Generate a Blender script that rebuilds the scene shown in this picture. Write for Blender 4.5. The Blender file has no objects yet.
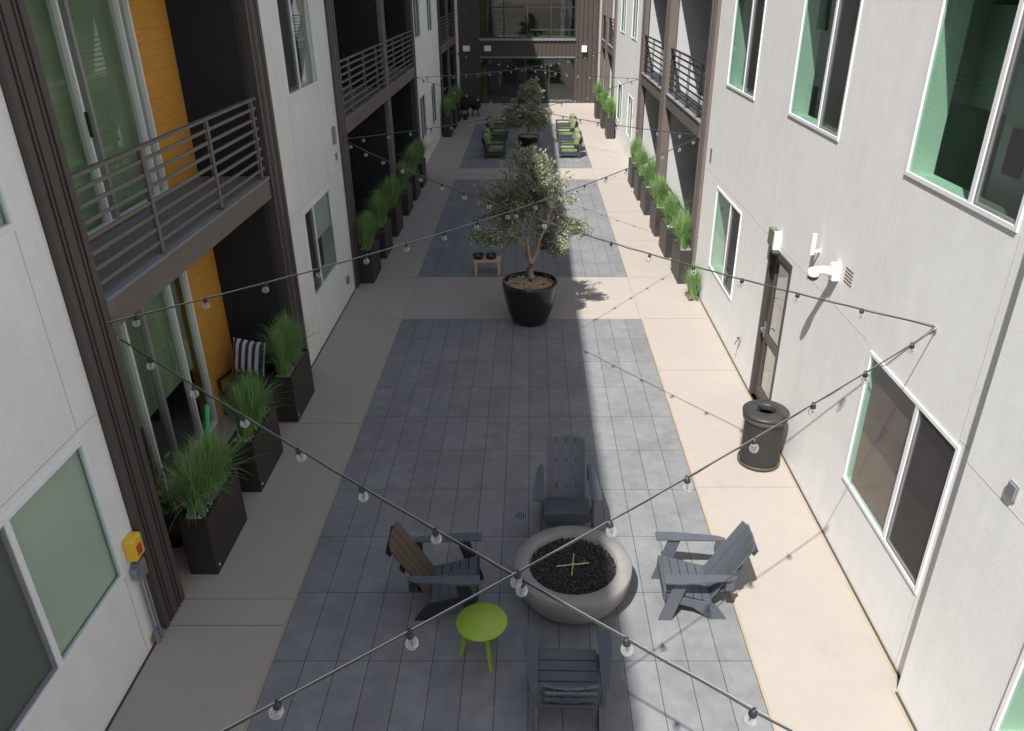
import bpy, math, random
from mathutils import Vector, Matrix
PI = math.pi
scene = bpy.context.scene
COL = scene.collection
rnd = random.Random(7)

# ------------------------------------------------------------------ materials
MATS = {}
def nt(name):
    m = bpy.data.materials.new(name); m.use_nodes = True
    t = m.node_tree; t.nodes.clear()
    o = t.nodes.new('ShaderNodeOutputMaterial')
    MATS[name] = m
    return m, t, o
def lk(t, a, b): t.links.new(a, b)
def obj_coord(t, scale=(1, 1, 1)):
    tc = t.nodes.new('ShaderNodeTexCoord'); mp = t.nodes.new('ShaderNodeMapping')
    mp.inputs['Scale'].default_value = scale
    lk(t, tc.outputs['Object'], mp.inputs['Vector'])
    return mp.outputs['Vector']
def noise(t, vec, scale, detail=4, rough=.6):
    n = t.nodes.new('ShaderNodeTexNoise'); n.inputs['Scale'].default_value = scale
    n.inputs['Detail'].default_value = detail; n.inputs['Roughness'].default_value = rough
    lk(t, vec, n.inputs['Vector']); return n.outputs['Fac']
def ramp(t, fac, stops):
    r = t.nodes.new('ShaderNodeValToRGB'); e = r.color_ramp.elements
    while len(e) < len(stops): e.new(.5)
    for k, (p, c) in enumerate(stops):
        e[k].position = p; e[k].color = (c[0], c[1], c[2], 1)
    lk(t, fac, r.inputs['Fac']); return r.outputs['Color']
def mixc(t, fac, a, b, mode='MIX'):
    m = t.nodes.new('ShaderNodeMix'); m.data_type = 'RGBA'; m.blend_type = mode
    for s, v in ((m.inputs[0], fac), (m.inputs[6], a), (m.inputs[7], b)):
        if isinstance(v, (int, float)): s.default_value = v
        elif isinstance(v, tuple): s.default_value = (*v[:3], 1)
        else: lk(t, v, s)
    return m.outputs[2]
def principled(t, o, color, rough=.6, metal=0, spec=.5, normal=None):
    p = t.nodes.new('ShaderNodeBsdfPrincipled')
    if isinstance(color, tuple): p.inputs['Base Color'].default_value = (*color[:3], 1)
    else: lk(t, color, p.inputs['Base Color'])
    if isinstance(rough, (int, float)): p.inputs['Roughness'].default_value = rough
    else: lk(t, rough, p.inputs['Roughness'])
    p.inputs['Metallic'].default_value = metal
    p.inputs['Specular IOR Level'].default_value = spec
    if normal is not None: lk(t, normal, p.inputs['Normal'])
    lk(t, p.outputs[0], o.inputs['Surface']); return p
def bump(t, h, strength, dist=.01):
    b = t.nodes.new('ShaderNodeBump'); b.inputs['Strength'].default_value = strength
    b.inputs['Distance'].default_value = dist
    lk(t, h, b.inputs['Height']); return b.outputs['Normal']
def mul(c, k): return tuple(x*k for x in c)

def simple(name, c, rough=.6, metal=0, var=.12, vs=3.0, fs=60, bs=.15, spec=.5):
    """base colour with broad mottling, fine grain and a light bump"""
    m, t, o = nt(name); v = obj_coord(t)
    n1 = noise(t, v, vs, 5); n2 = noise(t, v, fs, 2)
    col = ramp(t, n1, [(.3, mul(c, 1-var)), (.7, mul(c, 1+var))])
    col = mixc(t, .35, col, ramp(t, n2, [(.3, mul(c, 1-var*1.2)), (.7, mul(c, 1+var*1.2))]))
    principled(t, o, col, rough, metal, spec, bump(t, n2, bs, .003) if bs else None)
    return m

def stucco(name, c):
    m, t, o = nt(name); v = obj_coord(t)
    big = noise(t, v, .55, 6, .65); mid = noise(t, v, 3.5, 6, .7); fine = noise(t, v, 130, 3, .7)
    st = obj_coord(t, (1, 5, .35)); streak = noise(t, st, 1.1, 5, .6)
    col = ramp(t, big, [(.28, mul(c, .84)), (.66, mul(c, 1.04))])
    col = mixc(t, .45, col, ramp(t, mid, [(.3, mul(c, .80)), (.72, mul(c, 1.08))]))
    col = mixc(t, .22, col, ramp(t, streak, [(.35, mul(c, .84)), (.6, mul(c, 1.05))]))
    grain = noise(t, v, 48, 4, .75)
    col = mixc(t, .3, col, ramp(t, grain, [(.3, mul(c, .74)), (.68, mul(c, 1.14))]))
    principled(t, o, col, .92, 0, .2, bump(t, fine, .35, .004))
stucco('stucco', (.82, .82, .80))
def concrete(name, c):
    m, t, o = nt(name); v = obj_coord(t)
    big = noise(t, v, .6, 6, .7); mid = noise(t, v, 5, 5, .7); fine = noise(t, v, 220, 2, .8)
    vo = t.nodes.new('ShaderNodeTexVoronoi'); vo.inputs['Scale'].default_value = 140; lk(t, v, vo.inputs['Vector'])
    col = ramp(t, big, [(.3, mul(c, .88)), (.7, mul(c, 1.06))])
    col = mixc(t, .35, col, ramp(t, mid, [(.3, mul(c, .82)), (.7, mul(c, 1.1))]))
    col = mixc(t, .45, col, ramp(t, fine, [(.35, mul(c, .62)), (.65, mul(c, 1.3))]))
    spots = noise(t, v, 2.3, 2, .4)
    col = mixc(t, ramp(t, spots, [(.66, (0, 0, 0)), (.74, (.35, .35, .35))]), col, mul(c, .8))
    principled(t, o, col, .85, 0, .25, bump(t, vo.outputs['Distance'], .2, .002))
concrete('walk_concrete', (.362, .326, .290))
def paver():
    m, t, o = nt('paver_stone'); v = obj_coord(t)
    b = t.nodes.new('ShaderNodeTexBrick'); lk(t, v, b.inputs['Vector'])
    b.offset = 0; b.squash = 1; b.inputs['Scale'].default_value = 1
    b.inputs['Brick Width'].default_value = .3035; b.inputs['Row Height'].default_value = .913
    b.inputs['Mortar Size'].default_value = .0042; b.inputs['Mortar Smooth'].default_value = .15
    b.inputs['Color1'].default_value = (.178, .183, .192, 1); b.inputs['Color2'].default_value = (.204, .209, .218, 1)
    b.inputs['Mortar'].default_value = (.045, .045, .048, 1)
    big = noise(t, v, 1.3, 6, .7); fine = noise(t, v, 160, 2, .8); st = noise(t, v, 6, 6, .7)
    c = mixc(t, 1.0, b.outputs['Color'], ramp(t, big, [(.3, (.82, .82, .82)), (.7, (1.14, 1.14, 1.13))]), 'MULTIPLY')
    c = mixc(t, .7, c, ramp(t, st, [(.3, (.8, .8, .8)), (.7, (1.2, 1.2, 1.18))]), 'MULTIPLY')
    c = mixc(t, .8, c, ramp(t, fine, [(.35, (.68, .68, .68)), (.65, (1.32, 1.32, 1.32))]), 'MULTIPLY')
    principled(t, o, c, .62, 0, .4, bump(t, mixc(t, .5, b.outputs['Fac'], fine), -.12, .003))
paver()
simple('edge_tan', (.34, .28, .19), .85)
simple('joint_dark', (.20, .172, .142), .9)
simple('joint_grey', (.50, .49, .47), .9)
simple('soil_dark', (.06, .05, .04), .9)
simple('soil', (.16, .12, .09), .95)
simple('bronze', (.070, .057, .050), .42, .0, .08, 2, 40, .05)
simple('bronze_dark', (.06, .053, .05), .45, .0, .08, 2, 40, .05)
simple('fascia', (.145, .122, .108), .6, 0, .1)
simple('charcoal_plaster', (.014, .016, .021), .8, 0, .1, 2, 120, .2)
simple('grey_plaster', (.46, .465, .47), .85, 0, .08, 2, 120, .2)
simple('slab_top', (.20, .205, .215), .7)
simple('white_vinyl', (.80, .81, .82), .35, 0, .03, 2, 40, 0)
simple('alu', (.36, .36, .35), .4, .3, .05, 2, 40, 0)
simple('blind', (.80, .80, .77), .9, 0, .04, 2, 90, .05)
simple('curtain', (.38, .43, .32), .9, 0, .15, 2.5, 90, .05)
simple('brown_reflection', (.52, .20, .24), .7, 0, .25, 1.5, 90, .05)  # brown reflection in window glass, put into a sheet's colour
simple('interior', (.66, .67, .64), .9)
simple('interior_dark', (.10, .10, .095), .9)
simple('steel_rail', (.15, .135, .12), .45, .1, .08)
simple('rail_black', (.035, .034, .034), .45)
simple('planter_brown', (.026, .020, .017), .5, 0, .15, 4, 80, .08)
simple('planter_charcoal', (.040, .035, .033), .5, 0, .12, 4, 80, .08)
simple('pebble', (.46, .46, .47), .8, 0, .4, 25, 90, .1)
simple('wood_chip', (.52, .40, .26), .85, 0, .4, 25, 90, .1)
simple('chair_slate', (.080, .088, .104), .48, 0, .1, 8, 90, .1)
simple('chair_brown', (.082, .058, .040), .5, 0, .15, 8, 90, .1)
simple('chair_side', (.018, .018, .020), .5)
simple('lime', (.25, .35, .035), .4, 0, .03, 2, 40, 0)
simple('pit_stone', (.225, .217, .206), .75, 0, .14, 6, 120, .2)
simple('lava', (.028, .027, .028), .75, 0, .5, 30, 120, .3)
simple('brass', (.62, .50, .25), .35, .7)
simple('black_metal', (.02, .02, .02), .4)
simple('bin_metal', (.085, .075, .062), .45, .2, .12)
simple('liner', (.02, .02, .021), .6)
simple('pot_black', (.014, .014, .014), .22, 0, .2, 3, 60, .03)
simple('pine', (.55, .40, .22), .6, 0, .12, 12, 60, .05)
simple('cushion_green', (.185, .225, .115), .9, 0, .1, 5, 200, .2)
simple('cushion_pale', (.34, .40, .20), .9, 0, .1, 5, 200, .2)
simple('leaf_panel', (.13, .17, .09), .5)
simple('lounge_frame', (.05, .055, .062), .5)
simple('yellow_plastic', (.78, .48, .03), .35, 0, .04, 2, 40, 0)
simple('red_plastic', (.5, .05, .03), .4)
simple('conduit', (.27, .29, .31), .42, .5, .08)
simple('white_paint', (.82, .82, .82), .4, 0, .02, 2, 40, 0)
simple('cable_black', (.03, .03, .032), .35)
simple('wire_steel', (.50, .50, .50), .32, .8)
simple('socket_black', (.02, .02, .02), .5)
simple('trunk_bark', (.36, .275, .18), .9, 0, .35, 18, 60, .5)
simple('twig_bark', (.085, .082, .055), .9)
simple('green_plastic', (.05, .55, .18), .4)
simple('copper', (.45, .22, .12), .45, .5)
simple('vent_slot', (.12, .06, .05), .8)
simple('yellow_wall', (.55, .36, .10), .8)

def siding():
    m, t, o = nt('orange_siding'); v = obj_coord(t)
    w = t.nodes.new('ShaderNodeTexWave'); w.wave_type = 'BANDS'; w.bands_direction = 'Z'; w.wave_profile = 'SAW'
    w.inputs['Scale'].default_value = .314/.155; lk(t, v, w.inputs['Vector'])
    g = obj_coord(t, (1, 1.5, 14)); n = noise(t, g, 3, 6, .7)
    c = ramp(t, n, [(.3, (.56, .27, .045)), (.7, (.68, .34, .065))])
    c = mixc(t, ramp(t, w.outputs['Fac'], [(0, (1, 1, 1)), (.05, (0, 0, 0))]), c, (.36, .17, .03))
    principled(t, o, c, .6, 0, .3, bump(t, w.outputs['Fac'], .5, .012))
siding()

def glass(name, tint, refl=1.0, rmin=.03):
    m, t, o = nt(name)
    tr = t.nodes.new('ShaderNodeBsdfTransparent'); tr.inputs['Color'].default_value = (*tint, 1)
    gl = t.nodes.new('ShaderNodeBsdfGlossy'); gl.inputs['Roughness'].default_value = .012
    gl.inputs['Color'].default_value = (.9, .95, .93, 1)
    v = obj_coord(t); h = noise(t, v, .8, 2, .4); b = bump(t, h, .06, .03); lk(t, b, gl.inputs['Normal'])
    lw = t.nodes.new('ShaderNodeLayerWeight'); lw.inputs['Blend'].default_value = .5
    pw = t.nodes.new('ShaderNodeMath'); pw.operation = 'POWER'; pw.inputs[1].default_value = 4.0; lk(t, lw.outputs['Facing'], pw.inputs[0])
    ma = t.nodes.new('ShaderNodeMath'); ma.operation = 'MULTIPLY_ADD'; ma.inputs[1].default_value = .85*refl; ma.inputs[2].default_value = rmin
    ma.use_clamp = True
    lk(t, pw.outputs[0], ma.inputs[0])
    mx = t.nodes.new('ShaderNodeMixShader'); lk(t, ma.outputs[0], mx.inputs[0]); lk(t, tr.outputs[0], mx.inputs[1]); lk(t, gl.outputs[0], mx.inputs[2])
    lk(t, mx.outputs[0], o.inputs['Surface'])
glass('green_glass', (.53, .72, .61), .8, .07)
glass('pale_glass', (.70, .79, .72), .8, .07)
glass('facade_glass', (.42, .46, .43), .9, .09)
glass('door_glass', (.50, .56, .52), .9, .42)
def bulbglass():
    m, t, o = nt('bulb_glass')
    tr = t.nodes.new('ShaderNodeBsdfTransparent'); tr.inputs['Color'].default_value = (.90, .90, .92, 1)
    gl = t.nodes.new('ShaderNodeBsdfGlossy'); gl.inputs['Roughness'].default_value = .06
    df = t.nodes.new('ShaderNodeBsdfDiffuse'); df.inputs['Color'].default_value = (.85, .86, .88, 1)
    lw = t.nodes.new('ShaderNodeLayerWeight'); lw.inputs['Blend'].default_value = .35
    mx0 = t.nodes.new('ShaderNodeMixShader'); mx0.inputs[0].default_value = .45
    lk(t, gl.outputs[0], mx0.inputs[1]); lk(t, df.outputs[0], mx0.inputs[2])
    ma = t.nodes.new('ShaderNodeMath'); ma.operation = 'MULTIPLY_ADD'; ma.inputs[1].default_value = .85; ma.inputs[2].default_value = .12
    lk(t, lw.outputs['Facing'], ma.inputs[0])
    mx = t.nodes.new('ShaderNodeMixShader'); lk(t, ma.outputs[0], mx.inputs[0]); lk(t, tr.outputs[0], mx.inputs[1]); lk(t, mx0.outputs[0], mx.inputs[2])
    lk(t, mx.outputs[0], o.inputs['Surface'])
bulbglass()
def screen():
    m, t, o = nt('insect_screen')
    tr = t.nodes.new('ShaderNodeBsdfTransparent'); df = t.nodes.new('ShaderNodeBsdfDiffuse'); df.inputs['Color'].default_value = (.075, .072, .075, 1)
    mx = t.nodes.new('ShaderNodeMixShader'); mx.inputs[0].default_value = .55
    lk(t, tr.outputs[0], mx.inputs[1]); lk(t, df.outputs[0], mx.inputs[2]); lk(t, mx.outputs[0], o.inputs['Surface'])
screen()
def leafmat(name, ca, cb, under, transl=.3):
    m, t, o = nt(name)
    g = t.nodes.new('ShaderNodeNewGeometry')
    col = ramp(t, g.outputs['Random Per Island'], [(0, ca), (.65, cb), (1, mul(cb, 1.35) if under else (.40, .40, .22))])
    col = mixc(t, g.outputs['Backfacing'], col, under) if under else col
    p = t.nodes.new('ShaderNodeBsdfPrincipled'); lk(t, col, p.inputs['Base Color']); p.inputs['Roughness'].default_value = .5
    p.inputs['Specular IOR Level'].default_value = .35
    tl = t.nodes.new('ShaderNodeBsdfTranslucent'); lk(t, col, tl.inputs['Color'])
    mx = t.nodes.new('ShaderNodeMixShader'); mx.inputs[0].default_value = transl
    lk(t, p.outputs[0], mx.inputs[1]); lk(t, tl.outputs[0], mx.inputs[2]); lk(t, mx.outputs[0], o.inputs['Surface'])
leafmat('olive_leaf', (.065, .080, .040), (.25, .27, .15), (.40, .42, .30), .32)
leafmat('grass_blade', (.12, .25, .065), (.28, .50, .17), None, .35)
leafmat('house_leaf', (.10, .16, .03), (.22, .26, .06), None, .3)
def stripes():
    m, t, o = nt('striped_cloth'); v = obj_coord(t)
    w = t.nodes.new('ShaderNodeTexWave'); w.bands_direction = 'X'; w.inputs['Scale'].default_value = .314/.105; lk(t, v, w.inputs['Vector'])
    c = ramp(t, w.outputs['Fac'], [(.47, (.045, .05, .065)), (.53, (.66, .67, .70))])
    principled(t, o, c, .9)
stripes()

# ------------------------------------------------------------------ mesh builder
class MB:
    def __init__(s): s.v = []; s.f = []
    def quad(s, *p):
        n = len(s.v); s.v += [tuple(x) for x in p]; s.f.append(tuple(range(n, n+len(p))))
    def box(s, x0, x1, y0, y1, z0, z1):
        n = len(s.v)
        s.v += [(x, y, z) for x in (x0, x1) for y in (y0, y1) for z in (z0, z1)]
        for q in ((0, 1, 3, 2), (4, 6, 7, 5), (0, 4, 5, 1), (2, 3, 7, 6), (0, 2, 6, 4), (1, 5, 7, 3)):
            s.f.append(tuple(n+i for i in q))
    def prism(s, poly, axis, a, b):
        """poly of 2-tuples extruded along axis 'x','y' or 'z' between a and b"""
        def P(p, w): return {'x': (w, p[0], p[1]), 'y': (p[0], w, p[1]), 'z': (p[0], p[1], w)}[axis]
        n = len(s.v); k = len(poly)
        s.v += [P(p, a) for p in poly] + [P(p, b) for p in poly]
        s.f.append(tuple(range(n, n+k))); s.f.append(tuple(range(n+2*k-1, n+k-1, -1)))
        for i in range(k): j = (i+1) % k; s.f.append((n+i, n+k+i, n+k+j, n+j))
    def tube(s, pts, r, seg=8, cap=True):
        pts = [Vector(p) for p in pts]; n0 = len(s.v)
        rs = r if isinstance(r, (list, tuple)) else [r]*len(pts)
        up = Vector((0, 0, 1))
        for i, p in enumerate(pts):
            d = (pts[min(i+1, len(pts)-1)]-pts[max(i-1, 0)]).normalized()
            a = d.cross(up)
            if a.length < .05: a = d.cross(Vector((1, 0, 0)))
            a.normalize(); b = a.cross(d).normalized()
            for k in range(seg):
                t = 2*PI*k/seg; s.v.append(tuple(p+(a*math.cos(t)+b*math.sin(t))*rs[i]))
        for i in range(len(pts)-1):
            for k in range(seg):
                a0 = n0+i*seg+k; a1 = n0+i*seg+(k+1) % seg
                s.f.append((a0, a1, a1+seg, a0+seg))
        if cap:
            s.f.append(tuple(n0+k for k in range(seg))); e = n0+(len(pts)-1)*seg
            s.f.append(tuple(e+k for k in reversed(range(seg))))
    def lathe(s, prof, seg=32, c=(0, 0, 0)):
        n0 = len(s.v)
        for (r, z) in prof:
            for k in range(seg):
                t = 2*PI*k/seg; s.v.append((c[0]+r*math.cos(t), c[1]+r*math.sin(t), c[2]+z))
        for i in range(len(prof)-1):
            for k in range(seg):
                a = n0+i*seg+k; b = n0+i*seg+(k+1) % seg
                s.f.append((a, b, b+seg, a+seg))
    def lump(s, c, r, rg, sq=(1, 1, 1)):
        """small irregular stone"""
        n = len(s.v); d = [(1, 0, 0), (-1, 0, 0), (0, 1, 0), (0, -1, 0), (0, 0, 1), (0, 0, -1)]
        R = Matrix.Rotation(rg.uniform(0, 6.28), 3, Vector((rg.uniform(-1, 1), rg.uniform(-1, 1), rg.uniform(-1, 1)+.01)).normalized())
        for q in d:
            w = R @ (Vector(q)*r*rg.uniform(.65, 1.3)); s.v.append((c[0]+w.x*sq[0], c[1]+w.y*sq[1], c[2]+w.z*sq[2]))
        for q in ((0, 2, 4), (2, 1, 4), (1, 3, 4), (3, 0, 4), (2, 0, 5), (1, 2, 5), (3, 1, 5), (0, 3, 5)):
            s.f.append(tuple(n+i for i in q))
    def build(s, name, mat, parent=None, loc=None, smooth=False, bevel=0):
        me = bpy.data.meshes.new(name); me.from_pydata(s.v, [], s.f); me.materials.append(MATS[mat])
        me.validate(); me.update()
        if smooth:
            for p in me.polygons: p.use_smooth = True
        o = bpy.data.objects.new(name, me); COL.objects.link(o)
        if parent is not None: o.parent = parent
        if loc: o.location = loc
        if bevel:
            b = o.modifiers.new('bevel', 'BEVEL'); b.width = bevel; b.segments = 2; b.limit_method = 'ANGLE'
        return o
def tag(o, label, cat, group=None, kind=None):
    if label: o['label'] = label
    if cat: o['category'] = cat
    if group: o['group'] = group
    if kind: o['kind'] = kind
    return o
def thing(name, label, cat, loc=(0, 0, 0), rz=0, group=None):
    o = bpy.data.objects.new(name, None); COL.objects.link(o); o.empty_display_size = .2
    o.location = loc; o.rotation_euler = (0, 0, rz); return tag(o, label, cat, group)
def dup(root, loc, rz, label, scale=None):
    def cp(o, par):
        c = o.copy(); COL.objects.link(c); c.parent = par
        for ch in o.children: cp(ch, c)
        return c
    c = cp(root, None); c.location = loc; c.rotation_euler = (0, 0, rz); c['label'] = label
    if scale: c.scale = scale
    return c
def struct(mb, name, mat, **k):
    o = mb.build(name, mat, **k); o['kind'] = 'structure'; return o

# ------------------------------------------------------------------ setting
g = MB(); g.quad((-150, -150, -.012), (150, -150, -.012), (150, 200, -.012), (-150, 200, -.012)); struct(g, 'ground', 'soil')
w = MB(); w.box(-5.6, 5.3, -12, 42.0, -.4, 0); struct(w, 'walkway', 'walk_concrete')
PL, PR = -2.455, 2.10
for (a, b) in ((-11.2, 13.45), (15.76, 24.85), (26.5, 35.6)):
    m = MB(); n = round((b-a)/.913); b2 = b
    m.quad((0, 0, 0), (PR-PL, 0, 0), (PR-PL, b2-a, 0), (0, b2-a, 0))
    st = struct(m, 'paving', 'paver_stone', loc=(PL, a, .004))
e = MB()
for (a, b) in ((-11.2, 13.45), (15.76, 24.85), (26.5, 35.6)):
    e.box(PL-.028, PL-.001, a, b, -.01, .0045); e.box(PR+.001, PR+.028, a, b, -.01, .0045)
e.box(3.39, 3.412, 4.9, 15.2, -.01, .0035); e.box(3.29, 3.312, -10, 4.9, -.01, .0035)
struct(e, 'paving_edging', 'edge_tan')
j = MB()
for y in (-8, -4, -1.5, 2.1, 5.68, 6.05, 9.6, 13.47, 15.74, 18.4, 21, 24.87, 26.48, 29.5, 32.5, 35.62, 38.5):
    j.box(-5, PL-.03, y, y+.006, -.01, .003)
for y in (-8, -4, -1.5, .8, 4.4, 8.03, 11.3, 13.47, 15.74, 18.4, 21, 24.87, 26.48, 29.5, 32.5, 35.62, 38.5):
    j.box(PR+.03, 4.8, y, y+.006, -.01, .003)
for (a, b) in ((13.48, 15.74), (24.9, 26.48), (35.64, 42)):
    j.box(PL, PL+.006, a, b, -.01, .003); j.box(PR-.006, PR, a, b, -.01, .003)
struct(j, 'concrete_joint', 'joint_dark')
j = MB()
j.box(3.415, 3.437, 4.9, 15.2, -.01, .006); j.box(3.315, 3.338, -10, 4.88, -.01, .006); j.box(-3.683, -3.66, 11.3, 15.0, -.01, .006); j.box(-3.683, -3.66, -10, 5.6, -.01, .006)
struct(j, 'wall_base_joint', 'soil_dark')

# ------------------------------------------------------------------ buildings
TOP = 16.3; FH = 3.08
def wall(parent, s, X, y0, y1, z0, z1, ops, th=.26, mat='stucco', name='wall'):
    """wall facing the courtyard. s = direction away from the courtyard; ops = openings (ya, yb, za, zb)"""
    ys = sorted({y0, y1, *[o[0] for o in ops], *[o[1] for o in ops]}); zs = sorted({z0, z1, *[o[2] for o in ops], *[o[3] for o in ops]})
    m = MB(); Xb = X+s*th
    def Q(p):
        m.quad(*(p if s > 0 else p[::-1]))
    for a, b in zip(ys, ys[1:]):
        for c, d in zip(zs, zs[1:]):
            if any(o[0]-1e-6 <= a and b <= o[1]+1e-6 and o[2]-1e-6 <= c and d <= o[3]+1e-6 for o in ops): continue
            Q([(X, a, c), (X, a, d), (X, b, d), (X, b, c)]); Q([(Xb, a, c), (Xb, b, c), (Xb, b, d), (Xb, a, d)])
    for (a, b, c, d) in ops:
        Q([(X, a, c), (X, b, c), (Xb, b, c), (Xb, a, c)]); Q([(X, a, d), (Xb, a, d), (Xb, b, d), (X, b, d)])
        Q([(X, a, c), (Xb, a, c), (Xb, a, d), (X, a, d)]); Q([(X, b, c), (X, b, d), (Xb, b, d), (Xb, b, c)])
    Q([(X, y0, z0), (Xb, y0, z0), (Xb, y0, z1), (X, y0, z1)]); Q([(X, y1, z0), (X, y1, z1), (Xb, y1, z1), (Xb, y1, z0)])
    Q([(X, y0, z1), (Xb, y0, z1), (Xb, y1, z1), (X, y1, z1)])
    return m.build(name, mat, parent)

def room(parent, s, X, y0, y1, z0, z1, depth=2.2, mat='interior', pad=.5):
    """the room seen through an opening: back of the wall at X, open towards it"""
    m = MB(); a, b = y0-pad, y1+pad; c, d = z0-.85, z1+.3
    xa, xb = sorted((X+s*.001, X+s*depth))
    xo = X+s*.001; xi = X+s*depth
    m.quad((xi, a, c), (xi, b, c), (xi, b, d), (xi, a, d))
    m.quad((xo, a, c), (xi, a, c), (xi, a, d), (xo, a, d)); m.quad((xo, b, c), (xi, b, c), (xi, b, d), (xo, b, d))
    m.quad((xo, a, c), (xo, b, c), (xi, b, c), (xi, a, c)); m.quad((xo, a, d), (xo, b, d), (xi, b, d), (xi, a, d))
    return m.build('interior_room', mat, parent)

def window(parent, s, X, y0, y1, ym, z0, z1, blind=None, near_screen=True, th=.26, mroom='interior', mb='blind'):
    """vinyl window; ym the centre stile; s points into the building; near pane is the sliding one with the screen"""
    f = MB(); p = .014; w = .036
    gm = 'green_glass' if s > 0 else 'pale_glass'
    def bx(a, b, c, d, o=0.0, dp=.03):
        x0, x1 = sorted((X-s*(p+o), X+s*dp)); f.box(x0, x1, a, b, c, d)
    bx(y0, y1, z0, z0+w); bx(y0, y1, z1-w, z1); bx(y0, y0+w, z0+w, z1-w); bx(y1-w, y1, z0+w, z1-w)
    bx(ym-.028, ym+.028, z0+w, z1-w, -.004)
    # sliding sash, set a little deeper
    x0, x1 = sorted((X+s*.004, X+s*.028)); k = .024
    f.box(x0, x1, y0+w, ym-.028, z0+w, z0+w+k); f.box(x0, x1, y0+w, ym-.028, z1-w-k, z1-w)
    f.box(x0, x1, y0+w, y0+w+k, z0+w+k, z1-w-k); f.box(x0, x1, ym-.028-k, ym-.028, z0+w+k, z1-w-k)
    fr = f.build('window', 'white_vinyl', parent)
    a = MB(); xg = X+s*.006
    a.quad((xg, ym, z0+w), (xg, y1-w, z0+w), (xg, y1-w, z1-w), (xg, ym, z1-w)); a.build('pane', gm, fr)
    a = MB(); xg = X+s*.022
    a.quad((xg, y0+w, z0+w), (xg, ym, z0+w), (xg, ym, z1-w), (xg, y0+w, z1-w)); a.build('pane', gm, fr)
    if near_screen:
        a = MB(); xg = X+s*.0015
        a.quad((xg, y0+w, z0+w), (xg, ym-.028, z0+w), (xg, ym-.028, z1-w), (xg, y0+w, z1-w)); a.build('screen', 'insect_screen', fr)
    if blind:
        for (ya, yb, zb) in blind:
            a = MB(); x0, x1 = sorted((X+s*.06, X+s*.064)); a.box(x0, x1, ya, yb, zb, z1-.01); a.build('blind', mb, fr)  # blinds, and the added brown sheet that imitates a reflection
    room(parent, s, X+s*th, y0, y1, z0, z1, mat=mroom)
    return fr

def rails(parent, X, y0, y1, zs, ztop, posts, s, mat='steel_rail', n=7):
    m = MB(); t = .018
    m.box(X-.03, X+.03, y0, y1, ztop-.028, ztop)
    for k in range(n):
        z = zs+.10+(ztop-zs-.12)*k/n
        m.box(X-t*.5, X+t*.5, y0, y1, z, z+.034)
    for y in posts:
        m.box(X-.02, X-.011, y-.025, y+.025, zs, ztop-.028); m.box(X+.011, X+.02, y-.025, y+.025, zs, ztop-.028)
        m.box(X-.05, X+.05, y-.05, y+.05, zs, zs+.012)
    return m.build('railing', mat, parent)

def column(parent, X, s, y0, y1, depth=.3, z1=TOP, mat='bronze'):
    """metal-clad end of a party wall with vertical reveals"""
    x0, x1 = sorted((X, X+s*depth)); m = MB()
    w = y1-y0; m.box(*sorted((X+s*.022, X+s*depth)), y0, y1, 0, z1)
    for a, b in ((0, .17), (.24, .30), (.36, .62), (.68, .74), (.82, 1.0)):
        m.box(*sorted((X, X+s*.02)), y0+w*a, y0+w*b, .01, z1)
    return m.build('column_cladding', mat, parent)

def slab(parent, s, X, Xb, y0, y1, zt, th=.30, mat='fascia'):
    m = MB(); m.box(*sorted((X, Xb)), y0, y1, zt-th, zt-.03); sl = m.build('balcony', mat, parent)
    m = MB(); m.box(*sorted((X-s*.02, Xb)), y0, y1, zt-.03, zt); m.build('balcony_deck', 'slab_top', sl)
    return sl

def slider(parent, s, X, lines, z0, z1, blind_to=None, handle=True):
    """sliding glass door on a recess back wall. lines = (y, width, material) stiles, first and last are the frame"""
    f = MB(); fa = MB()
    ya, yb = lines[0][0], lines[-1][0]
    x0, x1 = sorted((X-s*.03, X+s*.06))
    f.box(x0, x1, ya, yb, z1-.06, z1); f.box(x0, x1, ya, yb, z0, z0+.05)
    for (y, w, al) in lines: (fa if al else f).box(x0+(.004 if al else 0), x1, y-w/2, y+w/2, z0+.05, z1-.06)
    fr = f.build('sliding_door', 'white_vinyl', parent)
    if fa.v: fa.build('door_stile', 'alu', fr)
    g = MB(); xg = X+s*.02; g.quad((xg, ya, z0), (xg, yb, z0), (xg, yb, z1), (xg, ya, z1)); g.build('pane', 'pale_glass', fr)
    if blind_to is not None:
        b = MB(); b.box(*sorted((X+s*.14, X+s*.145)), ya, yb, blind_to, z1); b.build('curtain', 'curtain', fr)
    if handle:
        h = MB(); hy = lines[1][0]; h.box(*sorted((X-s*.06, X-s*.032)), hy-.015, hy+.015, z0+.95, z0+1.2); h.build('handle', 'black_metal', fr)
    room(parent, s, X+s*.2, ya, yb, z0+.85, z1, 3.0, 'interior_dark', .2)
    return fr

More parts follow.
